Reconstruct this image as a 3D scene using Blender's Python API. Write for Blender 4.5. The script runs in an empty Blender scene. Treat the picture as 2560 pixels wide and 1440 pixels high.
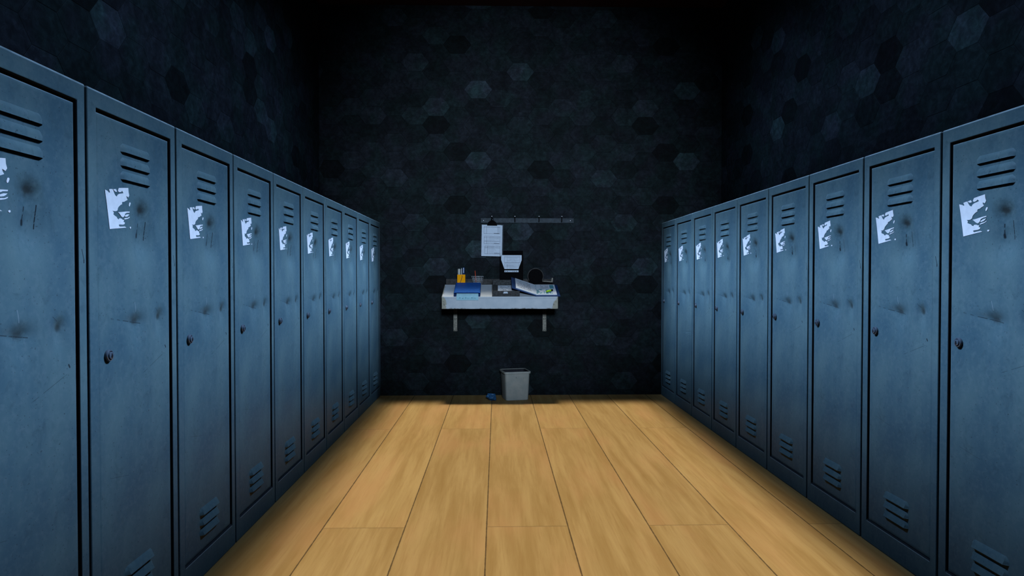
import bpy, bmesh, math, random
from mathutils import Vector, Matrix
from mathutils.geometry import tessellate_polygon

random.seed(7)
scene = bpy.context.scene
COL = scene.collection
PI = math.pi

# ------------------------------------------------------------------ measures
F_PX, PITCH, YAW = 1604.2, 0.0168, 0.0238
CAM_H = 1.2338
X_LEFT, X_RIGHT = -1.2088, 1.7255          # front planes of the two locker rows
Y_LEFT, Y_RIGHT = 1.9275, 6.6884           # first seam left / far end right
LW, LH, LD = 0.5287, 1.80, 0.60            # locker width, height, depth
U0, U1, ZD0, ZD1 = .0485, .4880, .104, 1.744       # door opening
Y_BACK = 6.7005
X_WL, X_WR = -1.834, 2.358
Z_CEIL = 4.045
Y_NEAR = -1.2


def ray(x, y):
    a = (x - 1280) / F_PX
    b = (720 - y) / F_PX
    cp, sp = math.cos(PITCH), math.sin(PITCH)
    v = cp * b - sp
    z = sp * b + cp
    cy, sy = math.cos(YAW), math.sin(YAW)
    return (cy * a + sy * z, -sy * a + cy * z, v)


def at_y(x, y, Y):
    r = ray(x, y)
    t = Y / r[1]
    return Vector((r[0] * t, Y, CAM_H + r[2] * t))


def at_x(x, y, X):
    r = ray(x, y)
    t = X / r[0]
    return Vector((X, r[1] * t, CAM_H + r[2] * t))


def at_z(x, y, Z=0.0):
    r = ray(x, y)
    t = (Z - CAM_H) / r[2]
    return Vector((r[0] * t, r[1] * t, Z))


# ------------------------------------------------------------------ materials
class NT:
    """Small helper around a node tree."""

    def __init__(self, name):
        self.m = bpy.data.materials.new(name)
        self.m.use_nodes = True
        self.t = self.m.node_tree
        self.n = self.t.nodes
        self.l = self.t.links
        self.bsdf = self.n['Principled BSDF']

    def node(self, kind, **kw):
        nd = self.n.new(kind)
        for k, v in kw.items():
            setattr(nd, k, v)
        return nd

    def link(self, a, b):
        self.l.new(a, b)

    def put(self, sock, v):
        if isinstance(v, bpy.types.NodeSocket):
            self.l.new(v, sock)
        else:
            sock.default_value = v

    def math(self, op, a, b=0.0, c=None, clamp=False):
        nd = self.node('ShaderNodeMath', operation=op)
        nd.use_clamp = clamp
        self.put(nd.inputs[0], a)
        self.put(nd.inputs[1], b)
        if c is not None:
            self.put(nd.inputs[2], c)
        return nd.outputs[0]

    def vmath(self, op, a, b=None, scale=None):
        nd = self.node('ShaderNodeVectorMath', operation=op)
        self.put(nd.inputs[0], a)
        if b is not None:
            self.put(nd.inputs[1], b)
        if scale is not None:
            self.put(nd.inputs['Scale'], scale)
        return nd

    def smooth(self, v, lo, hi, a=0.0, b=1.0):
        nd = self.node('ShaderNodeMapRange', interpolation_type='SMOOTHSTEP')
        self.put(nd.inputs['Value'], v)
        nd.inputs['From Min'].default_value = lo
        nd.inputs['From Max'].default_value = hi
        nd.inputs['To Min'].default_value = a
        nd.inputs['To Max'].default_value = b
        return nd.outputs[0]

    def mix(self, fac, a, b, blend='MIX'):
        nd = self.node('ShaderNodeMix', data_type='RGBA', blend_type=blend)
        self.put(nd.inputs[0], fac)
        self.put(nd.inputs[6], a if isinstance(a, bpy.types.NodeSocket) else (*a, 1))
        self.put(nd.inputs[7], b if isinstance(b, bpy.types.NodeSocket) else (*b, 1))
        return nd.outputs[2]

    def noise(self, vec, scale, detail=4.0, rough=0.55, dist=0.0):
        nd = self.node('ShaderNodeTexNoise')
        self.put(nd.inputs['Vector'], vec)
        nd.inputs['Scale'].default_value = scale
        nd.inputs['Detail'].default_value = detail
        nd.inputs['Roughness'].default_value = rough
        nd.inputs['Distortion'].default_value = dist
        return nd.outputs['Fac']

    def ocoord(self):
        return self.node('ShaderNodeTexCoord').outputs['Object']

    def mapping(self, vec, scale=(1, 1, 1), loc=(0, 0, 0)):
        nd = self.node('ShaderNodeMapping')
        self.put(nd.inputs['Vector'], vec)
        nd.inputs['Scale'].default_value = scale
        nd.inputs['Location'].default_value = loc
        return nd.outputs[0]

    def segdist(self, p, a, b):
        """Distance of point p to the segment a-b (3D tuples)."""
        a, b = Vector(a), Vector(b)
        d = b - a
        pa = self.vmath('SUBTRACT', p, a).outputs[0]
        dt = self.vmath('DOT_PRODUCT', pa, d / d.length_squared).outputs['Value']
        t = self.math('ADD', dt, 0.0, clamp=True)
        sc = self.vmath('SCALE', tuple(d), scale=t).outputs[0]
        return self.vmath('DISTANCE', pa, sc).outputs['Value'], t

    def bump(self, h, strength=0.2, dist=0.01):
        nd = self.node('ShaderNodeBump')
        nd.inputs['Strength'].default_value = strength
        nd.inputs['Distance'].default_value = dist
        self.put(nd.inputs['Height'], h)
        self.l.new(nd.outputs[0], self.bsdf.inputs['Normal'])

    def out(self, col=None, rough=0.5, metal=0.0, spec=0.5):
        b = self.bsdf.inputs
        if col is not None:
            self.put(b['Base Color'], col if isinstance(col, bpy.types.NodeSocket) else (*col, 1))
        self.put(b['Roughness'], rough)
        b['Metallic'].default_value = metal
        b['Specular IOR Level'].default_value = spec
        return self.m


def plain(name, col, rough=0.5, metal=0.0, spec=0.4, var=0.12, scale=40.0, bump=0.0):
    """A plain colour with a little mottling."""
    k = NT(name)
    p = k.ocoord()
    n = k.noise(p, scale, 4)
    lo = tuple(c * (1 - var) for c in col)
    hi = tuple(min(1, c * (1 + var)) for c in col)
    c = k.mix(k.smooth(n, .3, .7), lo, hi)
    if bump:
        k.bump(n, bump, .002)
    return k.out(c, rough, metal, spec)


def locker_u(u):
    return u - LW / 2


def locker_paint(name, door):
    k = NT(name)
    p = k.ocoord()
    big = k.noise(k.mapping(p, (1, 1, .55)), 5.0, 3)
    fine = k.noise(p, 60.0, 5, .6)
    streak = k.noise(k.mapping(p, (40, 40, 2.0)), 1.0, 3)
    c = k.mix(k.smooth(big, .3, .72), (.066, .130, .160), (.118, .192, .200))
    c = k.mix(k.smooth(fine, .42, .75, 0, .22), c, (.20, .26, .27))
    c = k.mix(k.smooth(streak, .55, .8, 0, .18), c, (.07, .12, .15))
    speck = k.noise(p, 150.0, 2, .5)
    c = k.mix(k.smooth(speck, .66, .74, 0, .6), c, (.03, .04, .04))
    blot = k.noise(k.mapping(p, (1, 1, .7)), 22.0, 5, .65, .8)
    c = k.mix(k.smooth(blot, .52, .74, 0, .38), c, (.045, .085, .10))
    rough = k.smooth(big, .2, .8, .38, .52)
    q = k.vmath('MULTIPLY', p, (1, 0, 1)).outputs[0]

    def line(a, b, w, strength, col=(.015, .02, .025), brk=0.0):
        nonlocal c
        d, t = k.segdist(q, (locker_u(a[0]), 0, a[1]), (locker_u(b[0]), 0, b[1]))
        m = k.smooth(d, w, w * .35, 0, strength)
        if brk:
            m = k.math('MULTIPLY', m, k.smooth(k.noise(p, brk, 2), .38, .5))
        c = k.mix(m, c, col)

    def spot(u, z, r, strength, col, sx=1.0):
        nonlocal c
        pp = k.vmath('SUBTRACT', q, (locker_u(u), 0, z)).outputs[0]
        pp = k.vmath('MULTIPLY', pp, (sx, 0, 1)).outputs[0]
        d = k.vmath('LENGTH', pp).outputs['Value']
        d = k.math('ADD', d, k.math('MULTIPLY', k.math('SUBTRACT', fine, .5), r * .9))
        c = k.mix(k.smooth(d, r, r * .15, 0, strength), c, col)

    sp = k.node('ShaderNodeSeparateXYZ')
    k.link(p, sp.inputs[0])
    X, Y, Z = sp.outputs
    edge_break = k.smooth(k.noise(p, 18, 3, .6), .25, .55, .45, 1.0)
    EDGE_GLINT = (.27, .37, .41) if door else (.40, .52, .56)  # highlight along door rim, top edge and opening lip, painted into the colour

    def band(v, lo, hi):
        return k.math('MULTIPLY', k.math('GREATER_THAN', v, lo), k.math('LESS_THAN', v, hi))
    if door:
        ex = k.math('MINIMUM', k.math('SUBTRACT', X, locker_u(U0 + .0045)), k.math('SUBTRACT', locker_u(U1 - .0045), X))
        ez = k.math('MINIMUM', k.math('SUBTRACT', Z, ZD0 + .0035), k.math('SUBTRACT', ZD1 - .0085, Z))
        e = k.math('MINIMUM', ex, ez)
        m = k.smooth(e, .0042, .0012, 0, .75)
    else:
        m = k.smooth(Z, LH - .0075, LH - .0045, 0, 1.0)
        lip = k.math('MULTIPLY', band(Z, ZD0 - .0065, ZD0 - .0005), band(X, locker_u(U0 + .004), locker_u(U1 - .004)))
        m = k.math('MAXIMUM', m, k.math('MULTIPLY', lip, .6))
    c = k.mix(k.math('MULTIPLY', m, edge_break), c, EDGE_GLINT)
    if door:
        rust = (.040, .046, .030)
        spot(.3045, 1.468, .050, .38, rust, .8)
        spot(.3045, 1.462, .021, .75, (.030, .032, .030), .75)
        spot(.267, 1.096, .036, .24, rust)
        spot(.414, 1.104, .034, .32, rust, 1.3)
        spot(.414, 1.093, .018, .6, (.032, .034, .030))
        spot(.267, 1.084, .016, .5, (.035, .038, .038), .6)
        line((.296, 1.415), (.292, 1.372), .0034, .85, brk=70)
        line((.292, 1.379), (.293, 1.371), .007, .9)
        line((.337, 1.424), (.3355, 1.362), .0025, .95, brk=55)
        line((.118, 1.103), (.300, 1.076), .0022, .65, brk=60)
        line((.255, 1.150), (.262, 1.118), .002, .5, (.30, .36, .38))
        line((.385, 1.125), (.405, 1.112), .0016, .5)
        line((.30, .905), (.455, .965), .0015, .45, brk=40)
        line((.11, .60), (.24, .575), .0016, .3, brk=40)
        line((.448, .985), (.452, .978), .004, .9)
        line((.052, .45), (.052, 1.70), .004, .35, brk=22)
        line((.484, .20), (.484, 1.45), .004, .35, brk=22)
    else:
        line((.502, 1.315), (.511, 1.285), .0020, .9)
        line((.511, 1.283), (.511, 1.277), .004, .8)
    k.bump(fine, .06, .002)
    return k.out(c, rough, 0, .05)


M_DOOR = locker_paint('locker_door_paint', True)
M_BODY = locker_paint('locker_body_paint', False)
M_GAP_SHADE = plain('gap_shade', (.022, .030, .038), .8, 0, .1)  # dark colour painting the shade inside the door gap
M_CHROME = plain('chrome', (.10, .13, .165), .25, .2, .5, .1)
M_BLACK = plain('black_plastic', (.0035, .0035, .004), .8, 0, .03)
M_DARK = plain('dark_hole', (.004, .004, .005), .8, 0, .1)
M_PAPER = plain('paper', (.58, .70, .83), .8, 0, .1, .03)
M_INK = plain('ink', (.13, .155, .20), .7, 0, .2)
M_STICK = plain('sticker_paper', (.86, .87, .88), .7, 0, .25, .05)
M_BLUE = plain('blue_vinyl', (.014, .105, .42), .5, 0, .2, .12)
M_NAVY = plain('navy_vinyl', (.006, .034, .13), .5, 0, .2, .15)
M_NOTE = plain('pale_blue_paper', (.36, .66, .78), .8, 0, .1, .05)
M_GREYM = plain('grey_metal', (.055, .062, .066), .65, .1, .12, .35, 60)
M_RACK = plain('rack_metal', (.040, .055, .068), .6, .1, .12, .25)
M_STRAP = plain('bracket_metal', (.25, .25, .21), .65, .0, .15, .3, 70)
M_ORANGE = plain('orange_plastic', (1.0, .40, .002), .7, 0, .06, .06)
M_LIME = plain('lime_plastic', (.36, .75, .02), .4, 0, .4, .06)
M_PALE = plain('pale_grey_plastic', (.42, .46, .43), .5, 0, .4)
M_RED = plain('red_pencil', (.55, .075, .03), .5, 0, .4)
M_WIRE = plain('wire', (.58, .62, .66), .4, .3, .5)
M_MAP = plain('printed_teal', (.10, .33, .42), .7, 0, .2, .3, 90)
M_BIN_SHADE = plain('bin_inner_shade', (.022, .024, .030), .7, 0, .1)  # dark colour standing in for the shade inside the bin
M_FOIL = plain('blue_wrapper', (.03, .15, .34), .42, .1, .5, .35, 50)
M_RAIL = plain('rail_grey', (.050, .051, .050), .75, 0, .08, .35, 30)


def mat_desk():
    k = NT('worn_white_paint')
    p = k.ocoord()
    n = k.noise(p, 9, 5, .6)
    f = k.noise(p, 45, 4, .6)
    c = k.mix(k.smooth(n, .3, .7), (.44, .53, .60), (.54, .62, .68))
    sep = k.node('ShaderNodeSeparateXYZ')
    k.link(p, sep.inputs[0])
    ax = k.math('ABSOLUTE', sep.outputs[0])
    lowz = k.math('MULTIPLY', k.smooth(sep.outputs[2], .13, .0), .045)
    e = k.math('ADD', k.math('SUBTRACT', .561, ax), k.math('MULTIPLY', k.math('SUBTRACT', n, .5), .10))
    e = k.math('SUBTRACT', e, lowz)
    c = k.mix(k.smooth(e, .012, .002, 0, .85), c, (.34, .33, .24))
    c = k.mix(k.math('MULTIPLY', k.smooth(e, .02, .0), k.smooth(f, .55, .68, 0, .85)), c, (.06, .06, .05))
    g = k.math('ADD', sep.outputs[2], k.math('MULTIPLY', k.math('SUBTRACT', f, .5), .035))
    g2 = k.noise(k.mapping(p, (6, 6, 1)), 1.0, 3)
    c = k.mix(k.math('MULTIPLY', k.smooth(g, .010, .0, 0, .9), k.smooth(g2, .42, .56)), c, (.10, .10, .09))
    k.bump(f, .05, .002)
    return k.out(c, .6, 0, .15)


M_DESK = mat_desk()


def mat_bin():
    k = NT('bin_plastic')
    p = k.ocoord()
    n = k.noise(p, 12, 5, .6)
    c = k.mix(k.smooth(n, .3, .7), (.36, .40, .37), (.46, .48, .43))
    s = k.noise(k.mapping(p, (38, 38, 16)), 1.0, 2)
    c = k.mix(k.smooth(s, .70, .76, 0, .7), c, (.10, .11, .09))
    return k.out(c, .5, 0, .35)


M_BIN = mat_bin()


def mat_floor():
    k = NT('floor_planks')
    p = k.ocoord()
    sep = k.node('ShaderNodeSeparateXYZ')
    k.link(p, sep.inputs[0])
    u = k.math('DIVIDE', k.math('ADD', sep.outputs[0], .855), .4025)
    idx = k.math('FLOOR', u)
    fr = k.math('SUBTRACT', u, idx)
    edge = k.math('MULTIPLY', k.math('MINIMUM', fr, k.math('SUBTRACT', 1.0, fr)), .4025)
    par = k.math('FLOORED_MODULO', idx, 2.0)
    v = k.math('DIVIDE', k.math('SUBTRACT', k.math('SUBTRACT', sep.outputs[1], 3.154),
                                k.math('MULTIPLY', par, 2.055)), 4.11)
    vi = k.math('FLOOR', v)
    vf = k.math('SUBTRACT', v, vi)
    jedge = k.math('MULTIPLY', k.math('MINIMUM', vf, k.math('SUBTRACT', 1.0, vf)), 4.11)
    comb = k.node('ShaderNodeCombineXYZ')
    k.put(comb.inputs[0], idx)
    k.put(comb.inputs[1], vi)
    wn = k.node('ShaderNodeTexWhiteNoise', noise_dimensions='3D')
    k.link(comb.outputs[0], wn.inputs[0])
    off = k.vmath('SCALE', wn.outputs['Color'], scale=13.0).outputs[0]
    q = k.vmath('ADD', p, off).outputs[0]
    g1 = k.noise(k.mapping(q, (16, 1.1, 1)), 1.0, 6, .62, .3)
    g2 = k.noise(k.mapping(q, (75, 3.2, 1)), 1.0, 4, .6)
    g3 = k.noise(k.mapping(q, (3.5, .9, 1)), 1.0, 3)
    c = k.mix(k.smooth(g1, .28, .74), FLOOR_A, FLOOR_B)
    c = k.mix(k.smooth(g2, .50, .74, 0, .38), c, FLOOR_C)
    c = k.mix(k.smooth(g3, .44, .72, 0, .5), c, FLOOR_D)
    tone = k.smooth(wn.outputs['Value'], 0, 1, .93, 1.06)
    c = k.mix(1.0, c, k.vmath('SCALE', (1, 1, 1), scale=tone).outputs[0], 'MULTIPLY')
    wob = k.math('MULTIPLY', k.math('SUBTRACT', k.noise(p, 30, 2), .5), .004)
    e1 = k.smooth(k.math('ADD', edge, wob), 0.0048, .0014, 0, .80)
    e2 = k.smooth(jedge, .005, .001, 0, .45)
    m = k.math('MAXIMUM', e1, e2)
    c = k.mix(m, c, (.045, .026, .012))
    h = k.math('SUBTRACT', k.math('MULTIPLY', g2, .15), m)
    k.bump(h, .25, .003)
    return k.out(c, .55, 0, .22)


FLOOR_A, FLOOR_B = (.40, .255, .085), (.55, .385, .155)
FLOOR_C, FLOOR_D = (.34, .190, .055), (.60, .345, .150)
M_FLOOR = mat_floor()


def mat_tiles():
    k = NT('slate_hexagon_tiles')
    p = k.ocoord()
    a = k.node('ShaderNodeAttribute', attribute_name='tone')
    n = k.noise(p, 7, 6, .65)
    f = k.noise(p, 28, 5, .65, .6)
    tone = k.math('MULTIPLY', a.outputs['Fac'], k.smooth(n, .30, .70, .72, 1.28))
    tone = k.math('MULTIPLY', tone, k.smooth(f, .32, .72, .72, 1.32))
    hue = k.mix(k.smooth(k.noise(p, 4.5, 2), .35, .65), (.42, .84, .92), (.58, .78, 1.06))
    c = k.vmath('SCALE', hue, scale=tone).outputs[0]
    w = k.noise(k.mapping(p, (1, 1, 1.6)), 11.0, 7, .7, 2.2)
    c = k.vmath('SCALE', c, scale=k.smooth(w, .50, .64, 1.0, 1.35)).outputs[0]
    k.bump(k.math('ADD', f, w), .35, .006)
    return k.out(c, .7, 0, .08)


M_TILES = mat_tiles()
M_GROUT = plain('tile_grout', (.006, .008, .0088), .9, 0, .1)
M_CEIL = plain('dark_red_ceiling', (.030, .008, .007), .8, 0, .15, .3, 3)


# ------------------------------------------------------------------ mesh builder
class MB:
    def __init__(self):
        self.bm = bmesh.new()
        self.mats = []
        self.cur = 0
        self.xf = Matrix.Identity(4)

    def mat(self, m):
        if m not in self.mats:
            self.mats.append(m)
        self.cur = self.mats.index(m)
        return self

    def v(self, p):
        return self.bm.verts.new(self.xf @ Vector(p))

    def face(self, vs, smooth=False):
        try:
            f = self.bm.faces.new(vs)
        except ValueError:
            return None
        f.material_index = self.cur
        f.smooth = smooth
        return f

    def box(self, lo, hi):
        x0, y0, z0 = lo
        x1, y1, z1 = hi
        c = [self.v(p) for p in ((x0, y0, z0), (x1, y0, z0), (x1, y1, z0), (x0, y1, z0),
                                 (x0, y0, z1), (x1, y0, z1), (x1, y1, z1), (x0, y1, z1))]
        for q in ((0, 3, 2, 1), (4, 5, 6, 7), (0, 1, 5, 4), (1, 2, 6, 5), (2, 3, 7, 6), (3, 0, 4, 7)):
            self.face([c[i] for i in q])
        return self

    def prism(self, pts, d):
        """Closed prism: polygon pts (3D) extruded along vector d."""
        d = Vector(d)
        a = [self.v(p) for p in pts]
        b = [self.v(Vector(p) + d) for p in pts]
        n = len(pts)
        tris = tessellate_polygon([[Vector(p) for p in pts]])
        for t in tris:
            self.face([a[t[0]], a[t[1]], a[t[2]]])
            self.face([b[t[2]], b[t[1]], b[t[0]]])
        for i in range(n):
            j = (i + 1) % n
            self.face([a[i], b[i], b[j], a[j]])
        return self

    def tube(self, path, r, seg=10, cap=True):
        path = [Vector(p) for p in path]
        rs = r if isinstance(r, (list, tuple)) else [r] * len(path)
        rings = []
        up = None
        for i, p in enumerate(path):
            if i == 0:
                t = path[1] - p
            elif i == len(path) - 1:
                t = p - path[i - 1]
            else:
                t = (path[i + 1] - p).normalized() + (p - path[i - 1]).normalized()
            t.normalize()
            if up is None:
                up = Vector((0, 0, 1)) if abs(t.z) < .9 else Vector((1, 0, 0))
            s = t.cross(up).normalized()
            up = s.cross(t).normalized()
            rings.append([self.v(p + rs[i] * (math.cos(2 * PI * j / seg) * s + math.sin(2 * PI * j / seg) * up))
                          for j in range(seg)])
        for a, b in zip(rings, rings[1:]):
            for j in range(seg):
                self.face([a[j], a[(j + 1) % seg], b[(j + 1) % seg], b[j]], True)
        if cap:
            self.face(rings[0][::-1])
            self.face(rings[-1])
        return self

    def lathe(self, prof, axis='Y', seg=24, c=(0, 0, 0)):
        """prof: list of (radius, height along the axis)."""
        c = Vector(c)
        rings = []
        for r, h in prof:
            ring = []
            for j in range(seg):
                a = 2 * PI * j / seg
                ca, sa = r * math.cos(a), r * math.sin(a)
                q = {'Y': (ca, h, sa), 'Z': (ca, sa, h), 'X': (h, ca, sa)}[axis]
                ring.append(self.v(c + Vector(q)))
            rings.append(ring)
        for a, b in zip(rings, rings[1:]):
            for j in range(seg):
                self.face([a[j], a[(j + 1) % seg], b[(j + 1) % seg], b[j]], True)
        self.face(rings[0][::-1])
        self.face(rings[-1])
        return self

    def build(self, name, mat=None, parent=None, bevel=0.0, seg=2, sharp=True):
        if mat is not None and not self.mats:
            self.mats = [mat]
        bmesh.ops.recalc_face_normals(self.bm, faces=self.bm.faces)
        if sharp:
            for e in self.bm.edges:
                if len(e.link_faces) == 2 and e.calc_face_angle(0) > .6:
                    e.smooth = False
        me = bpy.data.meshes.new(name)
        self.bm.to_mesh(me)
        self.bm.free()
        for m in self.mats:
            me.materials.append(m)
        o = bpy.data.objects.new(name, me)
        COL.objects.link(o)
        o.parent = parent
        if bevel:
            md = o.modifiers.new('bevel', 'BEVEL')
            md.width = bevel
            md.segments = seg
            md.limit_method = 'ANGLE'
            md.angle_limit = .6
            md.harden_normals = False
        return o


def thing(name, label, cat, loc=(0, 0, 0), rot=(0, 0, 0), group=None):
    o = bpy.data.objects.new(name, None)
    o.empty_display_size = .1
    COL.objects.link(o)
    o.location = loc
    o.rotation_euler = rot
    return tag(o, label, cat, group)


def tag(o, label, cat, group=None):
    o['label'] = label
    o['category'] = cat
    if group:
        o['group'] = group
    return o


def struct(o, label, cat):
    o['kind'] = 'structure'
    return tag(o, label, cat)


# ------------------------------------------------------------------ room shell
mb = MB().mat(M_FLOOR)
mb.box((X_WL - .12, Y_NEAR, -.1), (X_WR + .12, Y_BACK + .12, 0))
struct(mb.build('floor'), 'tan wood plank floor of the aisle between the lockers', 'floor')
mb = MB().mat(M_CEIL)
mb.box((X_WL - .12, Y_NEAR, Z_CEIL), (X_WR + .12, Y_BACK + .12, Z_CEIL + .1))
struct(mb.build('ceiling'), 'dark reddish ceiling just above the back wall', 'ceiling')

# hexagon tiles: ten columns by nine rows, repeated
PX, PZ = .2179, .1840
BRIGHT = {(0, 0): 1.9, (2, 1): 1.45, (1, 2): 1.75, (6, 3): 2.2, (4, 4): 2.5, (2, 5): 1.9, (4, 8): 2.3,
          (1, 3): 1.1, (3, 4): 1.15, (6, 6): 1.3, (2, 7): 1.3, (9, 4): 1.25, (8, 5): 1.3, (9, 7): 1.3, (5, 8): 1.2,
          (0, 2): 1.1, (1, 5): 1.3, (3, 7): 1.1, (5, 6): 1.2, (5, 2): 1.15, (8, 2): 1.15}
DIM = {(3, 1): .38, (2, 6): .36, (1, 4): .5, (7, 3): .45, (7, 4): .48, (3, 7): .36, (7, 8): .40, (8, 6): .55,
       (8, 0): .6, (0, 6): .45, (4, 5): .5, (5, 3): .6, (0, 5): .7, (7, 1): .7, (9, 6): .6, (1, 8): .7, (6, 1): .75}
rnd = random.Random(11)
CELL = {(i, j): rnd.uniform(.82, 1.30) for i in range(10) for j in range(9)}
CELL.update(BRIGHT)
CELL.update({c: (v + .08 if v < .41 else .45 + .55 * v) for c, v in DIM.items() if c not in BRIGHT or v < .4})
TONE = .0165


def tile_wall(name, to_world, inward, a0, a1, z0, z1, anchor, special=()):
    """Hexagon-tiled wall. to_world(a, z, d): a along the wall, d out of the wall into the room."""
    mb = MB().mat(M_GROUT)
    lay = mb.bm.verts.layers.float.new('tone')

    def put(a, z, d, t):
        vv = mb.v(to_world(min(max(a, a0), a1), min(max(z, z0), z1), d))
        vv[lay] = t
        return vv
    lo, hi = to_world(a0, z0, -.10), to_world(a1, z1, 0)
    mb.box([min(p, q) for p, q in zip(lo, hi)], [max(p, q) for p, q in zip(lo, hi)])
    mb.mat(M_TILES)
    i0 = int(math.floor((a0 - anchor[0]) / PX)) - 1
    i1 = int(math.ceil((a1 - anchor[0]) / PX)) + 1
    nz = int((z1 - z0) / PZ) + 4
    j0 = int((anchor[1] - z1) / PZ) - 2
    W = PX / .75 / 2
    g = .0007
    for i in range(i0, i1 + 1):
        for j in range(j0, j0 + nz + 1):
            ca = anchor[0] + i * PX
            cz = anchor[1] - (j + (.5 if i % 2 else 0)) * PZ
            if ca < a0 - W * .98 or ca > a1 + W * .98 or cz < z0 - PZ * .49 or cz > z1 + PZ * .49:
                continue
            t = CELL[(i % 10, j % 9)] * rnd.uniform(.93, 1.07)
            for (sa, sz, st) in special:
                if abs(sa - ca) < PX * .5 and abs(sz - cz) < PZ * .5:
                    t = st
            t *= TONE
            h = PZ / 2
            dep = .0010 + rnd.uniform(0, .0012)

            def ring(s, d):
                w, hh = W - s * 1.15, h - s
                pts = ((w, 0), (w * .5, hh), (-w * .5, hh), (-w, 0), (-w * .5, -hh), (w * .5, -hh))
                return [put(ca + x, cz + y, d, t) for x, y in pts]
            top, bot = ring(g + .0016, dep), ring(g, .0005)
            mb.face(top)
            for q in range(6):
                mb.face([top[q], bot[q], bot[(q + 1) % 6], top[(q + 1) % 6]])
    bmesh.ops.remove_doubles(mb.bm, verts=mb.bm.verts, dist=1e-6)
    bmesh.ops.dissolve_degenerate(mb.bm, dist=1e-6, edges=mb.bm.edges)
    return mb.build(name)


def near_tile(p, axis, anchor):
    """Snap a wall point to the centre of the tile it lies on."""
    a, z = p[axis], p[2]
    i = round((a - anchor[0]) / PX)
    off = .5 if i % 2 else 0
    j = round((anchor[1] - z) / PZ - off)
    return anchor[0] + i * PX, anchor[1] - (j + off) * PZ


ANC = (-1.062, 3.918)
struct(tile_wall('wall_back', lambda a, z, d: (a, Y_BACK - d, z), 1, X_WL, X_WR, 0, Z_CEIL, ANC),
       'dark slate back wall of hexagon tiles behind the desk', 'wall')
ar, al = (.13, 3.95), (.05, 3.90)
sp_r = [(*near_tile(at_x(x, y, X_WR), 1, ar), t) for x, y, t in
        ((2156, 215, 1.9), (2217, 150, .35), (2419, 187, 1.25), (1925, 400, 1.5), (1895, 60, 1.4), (2000, 130, 1.3),
         (1875, 220, 1.4), (1960, 215, 1.3), (1860, 280, .4))]
sp_l = [(*near_tile(at_x(x, y, X_WL), 1, al), t) for x, y, t in
        ((585, 60, 1.8), (640, 52, 1.7), (692, 50, 1.7), (505, 285, 1.8), (642, 295, 1.9), (612, 245, .5), (540, 240, 1.3))]
struct(tile_wall('wall_left', lambda a, z, d: (X_WL + d, a, z), 1, Y_NEAR, Y_BACK, 0, Z_CEIL, al, sp_l),
       'dark slate left wall of hexagon tiles above the left lockers', 'wall')
struct(tile_wall('wall_right', lambda a, z, d: (X_WR - d, a, z), 1, Y_NEAR, Y_BACK, 0, Z_CEIL, ar, sp_r),
       'dark slate right wall of hexagon tiles above the right lockers', 'wall')

# ------------------------------------------------------------------ lockers
DOOR_Y = .0055                                      # door face behind the frame face (local y, front is -y at 0)


def dent(u, z):
    d = 0.0
    for (u0, z0, su, up, dn, dep) in ((.306, 1.456, .032, .022, .040, .0090), (.311, 1.358, .058, .070, .060, .0170),
                                      (.268, 1.082, .050, .026, .075, .0105), (.414, 1.090, .028, .024, .070, .0100)):
        s = up if z > z0 else dn
        d += dep * math.exp(-((u - u0) / su) ** 2 - ((z - z0) / s) ** 2)
    # crease that runs into the lower dent
    if .09 < u < .33:
        zc = 1.103 - (u - .118) * .148
        d += .0022 * math.exp(-((z - zc) / .012) ** 2) * math.exp(-((u - .24) / .09) ** 2)
    return d * min(1, max(0, (.476 - u) / .05))


def louver(mb, u0, u1, z0, z1, dep, tilt=False):
    """Pressed vent hood: closed and rounded on top, open below."""
    nu, nz = 14, 8
    grid = []
    for a in range(nu + 1):
        col = []
        s = a / nu
        u = u0 + (u1 - u0) * s
        e = min(s, 1 - s) * (u1 - u0)
        side = min(1, e / .013)
        side = math.sqrt(max(0, 1 - (1 - side) ** 2))
        for b in range(nz + 1):
            t = b / nz                                 # 0 top, 1 bottom lip
            bulge = t ** .8 if tilt else math.sin(min(1, t * 1.9) * PI / 2) ** .75 * (.72 + .28 * t)
            zt = z1 - (1 - side) * .010                # rounded upper corners
            z = zt + (z0 - zt) * t
            col.append(mb.v((locker_u(u), DOOR_Y - dep * bulge * side, z)))
        grid.append(col)
    for a in range(nu):
        for b in range(nz):
            mb.face([grid[a][b], grid[a + 1][b], grid[a + 1][b + 1], grid[a][b + 1]], True)
    # underside: thin lip and the slot behind it
    lip = [mb.v((c[-1].co.x, DOOR_Y + .001, c[-1].co.z + .004)) for c in grid]
    for a in range(nu):
        mb.face([grid[a][-1], grid[a + 1][-1], lip[a + 1], lip[a]])


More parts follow.
